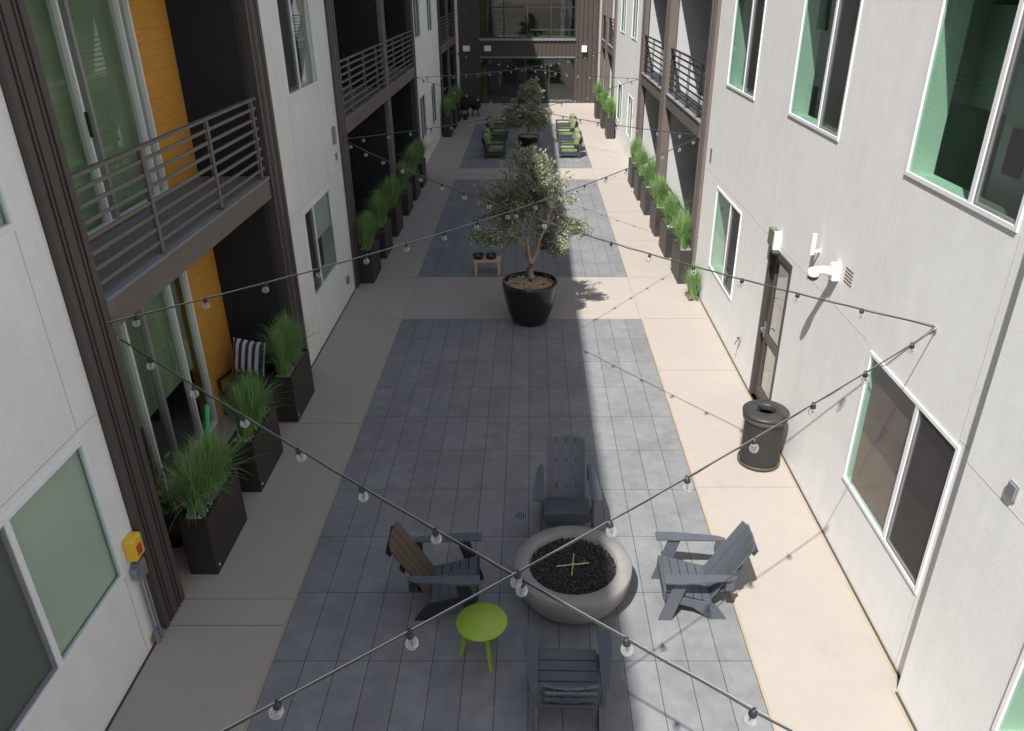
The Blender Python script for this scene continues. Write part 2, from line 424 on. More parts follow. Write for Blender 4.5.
# ---- left building
LB = thing('apartment_building', 'shaded grey stucco apartment building with orange balcony recesses along the left of the courtyard', 'building', (-3.69, 0, 0))
LB.location = (0, 0, 0)
XL = -3.685; XC = -3.63; SZ = 3.37
def both(y0, y1, ym): return [(y0, y1, .93, 2.44), (y0, y1, 4.22, 5.72)]
opsL1 = [(3.5, 5.33, .97, 2.44), (3.5, 5.33, 4.22, 5.72), (.2, 2.0, .97, 2.44)]
wall(LB, -1, XL, -10, 5.62, 0, TOP, opsL1)
window(LB, -1, XL, 3.5, 5.33, 4.29, .97, 2.44, blind=[(4.3, 5.31, .99), (3.5, 4.27, .99)])
window(LB, -1, XL, 3.5, 5.33, 4.29, 4.22, 5.72, blind=[(4.3, 5.31, 4.24)])
window(LB, -1, XL, .2, 2.0, .95, .97, 2.44)
wall(LB, -1, XL, 11.25, 15.05, 0, TOP, [(12.15, 13.94, .95, 2.42), (12.2, 14.02, 4.2, 5.72)])
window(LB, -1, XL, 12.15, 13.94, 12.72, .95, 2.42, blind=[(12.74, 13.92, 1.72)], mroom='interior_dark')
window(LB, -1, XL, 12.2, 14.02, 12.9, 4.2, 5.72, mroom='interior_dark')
wall(LB, -1, XL, 25.85, 33.0, 0, TOP, [(26.5, 27.9, .86, 2.3), (29.7, 31.1, .86, 2.3), (26.3, 27.7, 4.1, 5.6), (29.7, 31.1, 4.1, 5.6)])
for a, zz in ((26.5, .86), (29.7, .86), (26.3, 4.1), (29.7, 4.1)):
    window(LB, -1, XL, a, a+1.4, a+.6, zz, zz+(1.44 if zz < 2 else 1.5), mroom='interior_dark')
wall(LB, -1, XL, 40.0, 42.0, 0, TOP, [])
for y0, y1 in ((5.63, 6.07), (10.72, 11.25), (15.05, 15.55), (25.3, 25.85), (33.0, 33.5), (39.55, 40.0)):
    column(LB, XC, -1, y0, y1, .12)
for ya, yb in ((20.35, 20.8), (36.4, 36.75)): m = MB(); m.box(XC-.1, XC, ya, yb, 0, TOP); m.build('column_cladding', 'fascia', LB)
def recess(B, s, Xf, Xb, y0, y1, cuts, name='party_wall', mat='charcoal_plaster', tops=TOP):
    """side walls of a recess; cuts = list of (ya, yb) party walls"""
    for a, b in cuts:
        m = MB(); m.box(*sorted((Xf, Xb)), a, b, 0, tops); m.build(name, mat, B)
XBL = -4.585; XBC = -5.0
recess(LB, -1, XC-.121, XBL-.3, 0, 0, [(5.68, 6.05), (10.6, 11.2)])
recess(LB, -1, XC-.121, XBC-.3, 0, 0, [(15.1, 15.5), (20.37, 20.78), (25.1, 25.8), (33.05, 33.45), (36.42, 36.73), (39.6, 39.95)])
# back walls with sliding doors
opsA = [(6.75, 9.6, SZ+.02, SZ+2.45), (6.75, 9.6, .03, 2.5)]
wall(LB, -1, XBL, 6.05, 10.6, 0, TOP, opsA, .2, 'orange_siding', 'siding')
slider(LB, -1, XBL, [(6.78, .05, 0), (8.13, .038, 0), (8.29, .06, 1), (9.33, .036, 0), (9.56, .045, 0)], SZ+.02, SZ+2.45, SZ+.04)
slider(LB, -1, XBL, [(6.78, .05, 0), (7.86, .038, 0), (8.30, .065, 1), (9.05, .036, 0), (9.56, .045, 0)], .03, 2.5, .95, False)
for a, b in ((15.5, 20.37), (20.78, 25.1), (33.45, 36.42), (36.73, 39.6)):
    o = [(a+1.2, a+2.9, .03, 2.45), (a+1.2, a+2.9, SZ+.02, SZ+2.45)]
    wall(LB, -1, XBC, a, b, 0, TOP, o, .2, 'orange_siding', 'siding')
    for z in (.03, SZ+.02):
        slider(LB, -1, XBC, [(a+1.22, .06, 0), (a+2.05, .06, 0), (a+2.88, .06, 0)], z, (2.45 if z < 1 else SZ+2.45), None, False)
bays = [((6.07, 10.6), XBL, (7.30, 8.92, 10.45)), ((15.55, 20.35), XBC, (16.4, 17.9, 19.4)), ((20.8, 25.3), XBC, (21.9, 23.6)), ((33.5, 36.4), XBC, (34.4, 35.5)), ((36.75, 39.55), XBC, (37.6, 38.8))]
for k in range(4):
    for (a, b), xb, ps in bays:
        zt = SZ+k*FH
        sl = slab(LB, -1, XC+.005, xb, a, b, zt)
        if k < 2: rails(sl, XC-.035, a, b, zt, zt+1.04, ps, -1)
# control joints, small fittings
m = MB()
for (a, b) in ((-10, 5.6), (11.27, 15.04)): m.box(XL-.01, XL+.002, a, b, 2.52, 2.528)
for y, z0, z1 in ((5.30, 2.53, 4.2), (5.32, 0, .96), (3.5, 2.53, 4.2), (12.15, 2.53, 4.18), (13.94, 2.53, 4.18), (12.15, 0, .95)): m.box(XL-.01, XL+.002, y, y+.008, z0, z1)
m.build('control_joint', 'joint_grey', LB)
m = MB(); m.box(XL, XL+.03, 14.55, 14.75, 3.05, 3.35); m.box(XL, XL+.025, 14.62, 14.72, 2.75, 2.87); m.box(XL, XL+.04, 14.35, 14.5, .36, .5); m.build('wall_box', 'conduit', LB)
m = MB(); m.box(-9.5, XL-.27, -10, 42.3, TOP-.3, TOP); m.box(-9.5, -9.2, -10, 42, 0, TOP-.3); m.build('roof', 'stucco', LB)
m = MB(); m.box(XL-.30, XL+.05, -10, 42, TOP+.002, TOP+.06); m.build('coping', 'bronze', LB)

# ---- right building
RB = thing('apartment_building', 'sunlit pale stucco apartment building with white windows along the right of the courtyard', 'building')
XR = 3.44; XN = 3.34; XCR = 3.37; SR = 3.27
wall(RB, 1, XN, -10, 4.9, 0, TOP, [(2.0, 3.75, .96, 2.46), (2.0, 3.75, 4.22, 5.72)], .34)
window(RB, 1, XN, 2.0, 3.75, 2.72, .96, 2.46, th=.34); window(RB, 1, XN, 2.0, 3.75, 2.72, 4.22, 5.72, th=.34)
wall(RB, 1, XR, 4.902, 15.25, 0, TOP, [(5.17, 6.97, .9, 2.45), (5.25, 7.07, 4.2, 5.74), (8.77, 10.63, 4.18, 5.72), (12.25, 14.08, .86, 2.39), (12.37, 14.2, 4.13, 5.7), (9.56, 10.58, 0, 2.43)])
window(RB, 1, XR, 5.17, 6.97, 5.9, .9, 2.45, blind=[(5.18, 6.9, .91)], mb='brown_reflection'); window(RB, 1, XR, 5.25, 7.07, 5.92, 4.2, 5.74)  # brown sheet added behind both ground-floor panes, painted as their reflection
window(RB, 1, XR, 8.77, 10.63, 9.48, 4.18, 5.72); window(RB, 1, XR, 12.25, 14.08, 12.97, .86, 2.39); window(RB, 1, XR, 12.37, 14.2, 13.08, 4.13, 5.7)
wall(RB, 1, XR, 25.4, 33.4, 0, TOP, [(27.0, 28.4, .8, 2.2), (30.3, 32.0, .8, 2.2), (27.0, 28.4, 4.0, 5.5), (30.4, 32.0, 4.0, 5.5)])
for a, b, z in ((27.0, 28.4, .8), (30.3, 32.0, .8), (27.0, 28.4, 4.0), (30.4, 32.0, 4.0)):
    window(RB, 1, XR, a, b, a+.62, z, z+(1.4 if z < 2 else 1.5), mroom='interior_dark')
wall(RB, 1, XR, 40.0, 42.0, 0, TOP, [])
for y0, y1 in ((15.25, 15.75), (24.75, 25.4), (33.4, 34.0), (39.4, 40.0)): column(RB, XCR, 1, y0, y1, .12, mat='fascia')
for y0, y1 in ((20.0, 20.6), (36.4, 36.9)): column(RB, XCR-.06, 1, y0, y1, .20, mat='fascia')
XBR = 5.0
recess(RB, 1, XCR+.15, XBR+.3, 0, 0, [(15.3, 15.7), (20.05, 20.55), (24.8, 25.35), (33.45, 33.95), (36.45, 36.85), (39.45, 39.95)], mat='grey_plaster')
for a, b in ((15.7, 20.05), (20.55, 24.8), (33.95, 36.45), (36.85, 39.45)):
    o = [(a+.9, a+2.6-.3*(b-a < 3), .03, 2.45), (a+.9, a+2.6-.3*(b-a < 3), SR+.02, SR+2.45)]
    wall(RB, 1, XBR, a, b, 0, TOP, o, .2, 'charcoal_plaster', 'siding')
    for q in o: slider(RB, 1, XBR, [(q[0]+.03, .06, 0), ((q[0]+q[1])/2, .06, 0), (q[1]-.03, .06, 0)], q[2], q[3], None, False)
for k in range(4):
    for a, b, ps in ((15.75, 20.0, (16.3, 17.6, 18.9)), (20.6, 24.75, (21.5, 23.0, 24.3)), (34.0, 36.4, (34.9,)), (36.9, 39.4, (38.1,))):
        zt = SR+k*FH; sl = slab(RB, 1, XCR-.01, XBR, a, b, zt, .32)
        if k < 2: rails(sl, XCR+.045, a, b, zt, zt+1.05, ps, 1, 'rail_black')
m = MB(); rails(RB, 3.52, 15.76, 19.98, 0, 1.05, (16.6, 18.3), 1, 'rail_black')
m = MB()
m.box(XR-.0015, XR+.01, 7.1, 15.2, 2.50, 2.508); m.box(XR-.0015, XR+.01, 4.91, 5.2, 2.50, 2.508); m.box(XN-.0015, XN+.01, -9.9, 4.89, 2.50, 2.508)
for y, z0, z1 in ((7.07, 2.46, 4.19), (5.2, 2.46, 4.19), (5.17, 0, .9), (8.77, 2.51, 4.17), (12.25, 2.51, 4.12), (10.6, 2.9, 4.17)): m.box(XR-.0015, XR+.01, y, y+.008, z0, z1)
m.build('control_joint', 'joint_grey', RB)
m = MB(); m.box(XR-.03, XR+.1, 4.878, 4.9, 0, TOP); m.build('expansion_joint', 'bronze_dark', RB)
m = MB(); m.box(3.95, 4.6, 6.05, 6.62, 3.36, 5.2); fg = m.build('refrigerator', 'white_paint', RB, bevel=.02)
m = MB(); m.box(3.935, 3.949, 6.2, 6.45, 4.35, 4.72); m.build('dispenser', 'black_metal', fg)
m = MB(); m.box(4.1, 4.7, 6.66, 7.5, 4.75, 5.6); m.box(4.085, 4.099, 6.78, 6.80, 4.85, 5.1); m.box(4.085, 4.099, 7.1, 7.12, 4.85, 5.1); m.build('cabinet', 'interior', RB)
# storefront door, set in the opening
d = MB(); x0, x1 = XR+.0, XR+.11; ya, yb = 9.57, 10.57
d.box(x0-.012, x1, ya, ya+.06, .0, 2.42); d.box(x0-.012, x1, yb-.06, yb, .0, 2.42); d.box(x0-.012, x1, ya+.06, yb-.06, 2.35, 2.42)
df = d.build('door', 'bronze_dark', RB)
l = MB(); a, b = ya+.07, yb-.07; X0, X1 = XR+.045, XR+.09
l.box(X0, X1, a, a+.075, .02, 2.34); l.box(X0, X1, b-.16, b, .02, 2.34); l.box(X0, X1, a+.075, b-.16, .02, .22); l.box(X0, X1, a+.075, b-.16, .98, 1.10); l.box(X0, X1, a+.075, b-.16, 2.24, 2.34)
l.build('door_leaf', 'bronze', df)
p = MB(); p.quad((XR+.07, a, .1), (XR+.07, b, .1), (XR+.07, b, 2.3), (XR+.07, a, 2.3)); p.build('pane', 'door_glass', df)
h = MB(); h.tube([(X0, b-.08, 1.16), (X0-.06, b-.08, 1.16), (X0-.06, b-.2, 1.16)], .012); h.box(X0-.012, X0-.001, b-.11, b-.05, 1.02, 1.26); h.build('handle', 'conduit', df)
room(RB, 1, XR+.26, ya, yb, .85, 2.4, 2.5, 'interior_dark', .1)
m = MB(); m.box(9.2, 9.5, -10, 42, 0, TOP-.3); m.box(XR+.36, 9.5, -10, 42.3, TOP-.3, TOP); m.build('roof', 'stucco', RB)
m = MB()
for k in range(5): z = 2.84+.038*k; m.box(XR-.004, XR-.001, 7.72, 7.93, z, z+.010)
for k in range(7): z = 2.66+.04*k; m.box(XR-.006, XR-.001, 14.8, 14.93, z, z+.016)
m.build('vent_louvre', 'vent_slot', RB)

# ---- far building closing the court
FB = thing('lobby_building', 'dark ribbed metal and glass building closing the far end of the courtyard', 'building', (0, 42, 0))
def ribs(x0, x1, z0, z1, step=.2):
    m = MB(); m.box(x0, x1, 0, .3, z0, z1); n = int((x1-x0)/step)
    for k in range(n): x = x0+(k+.5)*(x1-x0)/n; m.box(x-.016, x+.016, -.07, -.001, z0, z1)
    return m.build('metal_cladding', 'bronze', FB)
ribs(-3.68, -2.62, 0, TOP); ribs(2.26, 3.43, 0, TOP)
for k in range(4): ribs(-2.615, 2.255, 2.27+k*3.0, 3.02+k*3.0)
m = MB()
for k in range(4):
    m.box(-2.615, 2.255, -.09, .25, 3.022+k*3, 3.13+k*3); m.box(-2.615, 2.255, -.05, .25, 2.2+k*3, 2.268+k*3)
m.build('trim', 'conduit', FB)
def glazing(xs, z0, z1, trans):
    f = MB()
    for x in xs: f.box(x-.03, x+.03, .0, .1, z0, z1)
    for z in trans: f.box(xs[0]+.03, xs[-1]-.03, .005, .095, z-.025, z+.025)
    fr = f.build('window', 'rail_black', FB)
    g = MB(); g.quad((xs[0], .05, z0), (xs[-1], .05, z0), (xs[-1], .05, z1), (xs[0], .05, z1)); g.build('pane', 'facade_glass', fr)
    return fr
f1 = glazing((-2.58, -1.5, -.28, .93, 2.22), .0, 2.2, (.03, .42, 2.16))
h = MB(); h.tube([(-1.62, -.05, .9), (-1.62, -.05, 1.3)], .018); h.box(-1.63, -1.61, -.05, 0, .92, .95); h.box(-1.63, -1.61, -.05, 0, 1.25, 1.28); h.build('handle', 'wire_steel', f1)
for k in range(3): glazing((-2.58, -1.36, -.18, 1.01, 2.22), 3.13+3*k, 5.2+3*k, (3.17+3*k, 4.55+3*k, 5.15+3*k))
m = MB()
for z in (0, 3.13):
    m.quad((-2.7, .12, z), (2.4, .12, z), (2.4, 6, z), (-2.7, 6, z)); m.quad((-2.7, 6, z), (2.4, 6, z), (2.4, 6, z+2.3), (-2.7, 6, z+2.3))
    m.quad((-2.7, .12, z+2.25), (2.4, .12, z+2.25), (2.4, 6, z+2.25), (-2.7, 6, z+2.25))
    m.quad((-2.7, .3, z), (-2.7, 6, z), (-2.7, 6, z+2.3), (-2.7, .3, z+2.3)); m.quad((2.4, .3, z), (2.4, 6, z), (2.4, 6, z+2.3), (2.4, .3, z+2.3))
m.build('interior_room', 'interior', FB)
m = MB(); m.box(-2.55, -2.3, .6, .9, 0, 2.24); m.box(-2.55, -2.3, .6, .9, 3.14, 5.3); m.build('interior_panel', 'yellow_wall', FB)
m = MB(); m.tube([(-.2, .3, 3.5), (2.2, .3, 3.5)], .022)
for x in (-.8, .35, 1.5, 2.1): m.tube([(x, .3, 3.14), (x, .3, 3.5)], .015)
m.box(-.5, .4, 1.4, 2.2, .0, .75); m.box(-.4, .3, 1.5, 2.1, .8, 1.3)
m.build('interior_railing', 'conduit', FB)
m = MB(); m.box(-3.68, 3.43, .3, 8, TOP-.3, TOP-.001); m.build('roof', 'bronze', FB)

# ------------------------------------------------------------------ wall fittings that are things
def walllight(x, z, w, h, lab):
    t = thing('wall_light', lab, 'wall light', (x, 41.95, z), 0, 'white box lights on the far facade')
    m = MB(); m.box(-w/2, w/2, -.16, -.02, -h/2, h/2); m.build('housing', 'white_paint', t, bevel=.01)
    m = MB(); m.box(-.05, .05, -.02, .0, -h/2+.03, h/2-.03); m.box(-w/2+.03, w/2-.03, -.155, -.145, -h/2-.02, -h/2); m.build('bracket', 'rail_black', t)
walllight(-3.28, 2.66, .34, .26, 'white box light on the ribbed metal panel at the far left corner')
walllight(-2.2, 2.66, .34, .26, 'white box light over the left edge of the far glass doors')
walllight(2.7, 2.64, .26, .3, 'white box light on the sunlit ribbed panel right of the far glass')

c = thing('security_camera', 'white dome security camera on a short arm fixed to the sunlit wall', 'camera', (XR, 8.12, 2.87))
m = MB(); m.box(-.08, 0, -.065, .065, -.09, .10); m.build('mounting_plate', 'white_paint', c, bevel=.012)
m = MB(); m.tube([(-.05, 0, .0), (-.14, .03, .01), (-.25, .06, .0)], [.06, .052, .045], 12); m.build('arm', 'white_paint', c, smooth=True)
m = MB(); m.lathe([(.001, .045), (.05, .045), (.068, .02), (.070, -.03), (.06, -.045)], 24, (-.25, .06, -.02)); d0 = m.build('housing', 'white_paint', c, smooth=True)
m = MB(); m.lathe([(.062, 0), (.056, -.03), (.035, -.052), (.001, -.06)], 20, (-.25, .06, -.062)); m.build('dome', 'black_metal', d0, smooth=True)
a = thing('antenna', 'white upright cylinder antenna on the wall above the security camera', 'antenna', (XR, 8.74, 2.99))
m = MB(); m.tube([(-.09, 0, -.12), (-.09, 0, .13)], .028, 14); m.build('cylinder', 'white_paint', a, smooth=False)
m = MB(); m.box(-.07, 0, -.012, .012, -.09, -.06); m.build('bracket', 'white_paint', a)
s_ = thing('door_sign', 'small green and white panel mounted over the glass side door', 'sign', (XR, 10.25, 2.56))
m = MB(); m.box(-.085, -.001, -.02, .24, -.1, .13); m.build('green_panel', 'leaf_panel', s_)
m = MB(); m.box(-.09, -.001, -.075, -.022, -.11, .14); m.build('white_box', 'white_paint', s_)
m = MB(); m.box(-.1, -.001, -.14, .06, -.15, -.122); m.build('bracket', 'bronze_dark', s_)
hb = thing('hose_bib', 'small copper hose tap low on the sunlit wall beside the door', 'tap', (XR, 11.36, .5))
m = MB(); m.tube([(0, 0, .02), (-.07, 0, .02), (-.10, 0, -.05)], .012, 8); m.build('spout', 'copper', hb)
m = MB(); m.lathe([(.002, .06), (.03, .06), (.03, .07), (.002, .07)], 12, (-.05, 0, 0)); m.tube([(-.05, 0, .02), (-.05, 0, .065)], .006); m.build('valve_handle', 'bronze', hb)
ob = thing('outlet_cover', 'small dark grey weatherproof outlet cover on the near right wall', 'outlet', (XN, 4.33, 2.64))
m = MB(); m.box(-.028, -.0125, -.045, .045, -.055, .055); m.build('lid', 'conduit', ob, bevel=.004)
m = MB(); m.box(-.012, -.001, -.052, .052, -.065, .065); m.build('back_plate', 'alu', ob)

ps_ = thing('pull_station', 'yellow covered alarm pull box with grey conduits beside the near left window', 'alarm', (XL, 5.5, 0))
m = MB(); m.box(0, .10, -.085, .085, 1.05, 1.28); yb_ = m.build('cover', 'yellow_plastic', ps_, bevel=.02)
m = MB(); m.box(.1005, .108, -.045, .03, 1.10, 1.2); m.build('handle', 'red_plastic', yb_)
m = MB(); m.box(0, .085, -.06, .06, .82, 1.0); m.box(.02, .075, -.11, -.065, .86, .98); m.build('junction_box', 'conduit', ps_, bevel=.006)
m = MB()
for y in (-.03, .035): m.tube([(.035, y, .82), (.035, y, .13)], .014, 10); m.tube([(.035, y, .14), (.037, y+.0, .0)], .026, 10)
m.tube([(.04, 0, 1.0), (.04, 0, 1.05)], .02, 10)
m.build('conduit_pipe', 'conduit', ps_)
m = MB(); m.box(0, .012, -.1, -.01, .02, .12); m.box(.0, .03, .09, .13, 0, .03); m.build('base_strap', 'brass', ps_)
py_ = thing('pull_station', 'yellow alarm box on the far right column above the grass planters', 'alarm', (XCR, 34.2, 0), PI)
m = MB(); m.box(0, .10, -.12, .12, 1.0, 1.35); m.build('cover', 'yellow_plastic', py_, bevel=.02)
m = MB(); m.box(0, .09, -.1, .1, .72, .92); m.tube([(.04, 0, .72), (.04, 0, 0)], .03); m.build('junction_box', 'white_paint', py_)

# ------------------------------------------------------------------ string lights
ANC = 2.98
bulb_me = MB(); bulb_me.lathe([(.013, -.026), (.020, -.031), (.030, -.045), (.034, -.062), (.030, -.080), (.018, -.092), (.001, -.096)], 18)
sock_me = MB(); sock_me.lathe([(.001, .016), (.013, .016), (.016, .0), (.020, -.006), (.020, -.026), (.0155, -.034), (.001, -.034)], 12)
sock_me.tube([(0, 0, -.03), (0, 0, -.072)], .005, 6)
b0 = None
def string(p0, p1, n, off, label, sag=.2):
    global b0
    p0 = Vector(p0); p1 = Vector(p1); L = (p1-p0).length
    t = thing('string_light', label, 'string lights', tuple(p0), 0, 'bulb strings zigzagging over the courtyard')
    def P(u):
        q = p0.lerp(p1, u)-p0; q.z -= 4*sag*u*(1-u); return q
    N = 60
    m = MB(); m.tube([P(i/N)+Vector((0, 0, .008*abs(math.sin(PI*n*i/N)))) for i in range(N+1)], .0058, 6); m.build('cable', 'cable_black', t, smooth=True)
    m = MB(); m.tube([P(i/N)+Vector((.004, .004, .014)) for i in range(N+1)], .0028, 5); m.build('support_wire', 'wire_steel', t, smooth=True)
    for u in (0, 1): m = MB(); m.tube([P(u)+Vector((0, 0, .016)), P(u)+Vector((0, 0, -.02))], .012); m.build('hook', 'wire_steel', t)
    d = (p1-p0); d.normalize()
    for k in range(n):
        u = (off+k*.675)/L
        if u > .985: break
        q = P(u)
        if b0 is None:
            b = bulb_me.build('bulb', 'bulb_glass', t, smooth=True); s = sock_me.build('socket', 'socket_black', b, smooth=True); b0 = b
        else:
            b = b0.copy(); COL.objects.link(b); b.parent = t; s = b0.children[0].copy(); COL.objects.link(s); s.parent = b
        b.location = q; b.rotation_euler = (rnd.uniform(-.28, .28), rnd.uniform(-.28, .28), 0)
XA, XBn = -3.66, 3.43
string((XBn, 5.92, 3.15), (XA, .42, ANC), 18, .38, 'nearest bulb string, from the right wall down to the lower left corner', .15)
string((XA+.02, 6.12, ANC), (3.33, .48, ANC), 18, .57, 'near bulb string falling from the left column past the fire pit to the bottom right', .13)
string((XA-.02, 5.95, 3.17), (XBn-.07, 15.7, ANC), 22, .33, 'bulb string from the near left column to the right column beside the planters', .22)
string((XBn, 5.96, 3.155), (XA+.02, 15.3, ANC), 22, .66, 'bulb string from the near right wall across the front of the olive tree', .25)
string((XA+.02, 15.35, ANC+.02), (XBn-.05, 25.6, ANC), 22, .5, 'bulb string from the second left column towards the far right white wall', .22)
string((XBn-.07, 15.75, ANC+.02), (XA, 26.0, ANC), 22, .5, 'bulb string from the right planter bay to the far left white wall', .22)
string((XA, 26.1, ANC), (XBn-.05, 36.5, ANC), 22, .5, 'far bulb string rising left to right in front of the lobby glass', .22)
string((XBn-.05, 25.7, ANC), (XA+.02, 36.5, ANC), 22, .5, 'far bulb string running right to left in front of the lobby glass', .22)

# ------------------------------------------------------------------ planters
def grass_mesh(lx, ly, n, h, seed, name='grass', spread=.75, core=1.0):
    rg = random.Random(seed); m = MB()
    cl = [(rg.uniform(-lx*.3, lx*.3), (-ly/2+ly*(i+.5)/7)*core+rg.uniform(-.03, .03), rg.uniform(.7, 1.1)) for i in range(7)]
    for i in range(n):
        cx, cy, ch = rg.choice(cl)
        x = cx+rg.gauss(0, .03); y = cy+rg.gauss(0, .035)
        x = max(-lx/2+.02, min(lx/2-.02, x)); y = max(-ly/2+.02, min(ly/2-.02, y))
        a = rg.uniform(0, 2*PI); H = h*ch*rg.uniform(.55, 1.1); out = abs(rg.gauss(0, spread))*H*.62+.02
        w = rg.uniform(.0035, .007); px, py = -math.sin(a)*w, math.cos(a)*w
        dx = math.cos(a); dy = math.sin(a)*1.15; prev = None; S = 5; n0 = len(m.v)
        for k in range(S+1):
            u = k/S; r = out*u**1.7; z = H*(u-.28*u**3*min(1.6, out/H*2.2)); ww = (1-u)**.6 if k < S else .05
            m.v.append((x+dx*r-px*ww, y+dy*r-py*ww, z)); m.v.append((x+dx*r+px*ww, y+dy*r+py*ww, z))
        for k in range(S): q = n0+2*k; m.f.append((q, q+1, q+3, q+2))
    return m
def planter_thing(lab, loc, W, L, H, mat, seed, gh, n, group, rz=0):
    t = thing('planter', lab, 'planter', loc, rz, group)
    m = MB(); k = .022
    for (a, b, c, d) in ((-W/2, W/2, -L/2, -L/2+k), (-W/2, W/2, L/2-k, L/2), (-W/2, -W/2+k, -L/2+k, L/2-k), (W/2-k, W/2, -L/2+k, L/2-k)): m.box(a, b, c, d, .0, H)
    m.box(-W/2+k, W/2-k, -L/2+k, L/2-k, .02, H-.07)
    bx_ = m.build('box', mat, t)
    m = MB(); m.box(W/2, W/2+.004, -L/2+.06, -L/2+.085, .07, .095); m.build('label', 'white_paint', bx_)
    rg = random.Random(seed); m = MB()
    for i in range(520): m.lump((rg.uniform(-W/2+.03, W/2-.03), rg.uniform(-L/2+.03, L/2-.03), H-.06+rg.uniform(0, .028)), rg.uniform(.008, .017), rg, (1, 1, .7))
    m.build('gravel', 'pebble', t)
    gm = grass_mesh(W-.05, L-.08, n, gh, seed+1, core=.8 if seed == 11 else .55, spread=.58 if seed == 11 else .42).build('grass', 'grass_blade', t, loc=(0, 0, H-.07))
    return t
GN = 'long boxes of tall grass by the near left patio'
pA = planter_thing('dark brown grass planter nearest the camera, beside the yellow alarm box', (-3.56, 6.90, 0), .30, .95, .74, 'planter_brown', 11, .80, 2500, GN)
pB = dup(pA, (-3.56, 8.40, 0), 0, 'dark brown grass planter between two others, in front of the green rod'); pB['group'] = GN
for ch in pB.children:
    if ch.name.startswith('grass'): ch.data = grass_mesh(.25, .87, 2200, .74, 33, spread=.5, core=.7).build('tmp', 'grass_blade').data
pC = dup(pA, (-3.56, 10.11, 0), 0, 'dark brown grass planter beside the striped pillow chair')
for ch in pC.children:
    if ch.name.startswith('grass'): ch.data = grass_mesh(.25, .87, 2400, .84, 44, spread=.46, core=.75).build('tmp', 'grass_blade').data
for o in [o for o in bpy.data.objects if o.name.startswith('tmp')]: bpy.data.objects.remove(o)
ys = (15.35, 16.98, 18.66, 20.6, 22.2, 23.75)
GL = 'grass planters along the second left bay'; GR = 'grass planters along the right bay'
order = ('nearest of the six', 'second nearest of the six', 'third nearest of the six', 'fourth nearest of the six', 'fifth nearest of the six', 'farthest of the six')
wheres = ('beside the metal column', 'just beyond the corner planter', 'in the middle of the row', 'by the thin post', 'past the thin post', 'next to the white wall')
for i, y in enumerate(ys):
    q = dup((pB, pC, pA)[i % 3], (-3.50, y+.47, 0), 0 if i % 2 else PI, 'black planter, %s, left bay, %s' % (order[i], wheres[i]), (1, .96, 1.0)); q['group'] = GL
pR = planter_thing('sunlit charcoal grass planter, nearest of the six in the right row', (3.27, 15.80, 0), .30, .93, .74, 'planter_charcoal', 77, .80, 1900, GR)
pR.rotation_euler = (0, 0, PI)
for i, y in enumerate(ys[1:], 1):
    q = dup(pR, (3.26, (0, 17.04, 18.69, 20.64, 22.2, 23.75)[i]+.46, 0), 0 if i % 2 else PI, 'sunlit charcoal grass planter, %s in the right row' % order[i], (1, 1, rnd.uniform(.96, 1.04))); q['group'] = GR
GF = 'far planters by the end building'
for (x, y, lab, src) in ((-3.42, 32.3, 'dark grass planter beyond the far left white wall, nearest of three', pB), (-3.40, 34.3, 'dark grass planter beyond the far left white wall, middle of three', pC), (-3.4, 36.1, 'dark grass planter nearest the lobby on the left side', pA),
                         (3.22, 31.9, 'sunlit grass planter against the far right white wall, nearest of three', pR), (3.20, 34.3, 'sunlit grass planter under the far right yellow alarm box', pR), (3.14, 36.9, 'sunlit grass planter nearest the lobby on the right side', pR)):
    q = dup(src, (x, y+.45, 0), PI*(x > 0), lab, (1, 1, 1.1)); q['group'] = GF
t = thing('grass_clump', 'green grass clump growing from the ground where the sunlit wall meets the walkway', 'grass', (3.28, 14.55, 0))
grass_mesh(.16, .35, 900, .78, 91, spread=.33).build('blades', 'grass_blade', t)
m = MB(); rg = random.Random(5)
for i in range(90): m.lump((rg.uniform(-.1, .1), rg.uniform(-.2, .2), rg.uniform(0, .08)), rg.uniform(.015, .035), rg)
m.build('root_clump', 'soil', t)

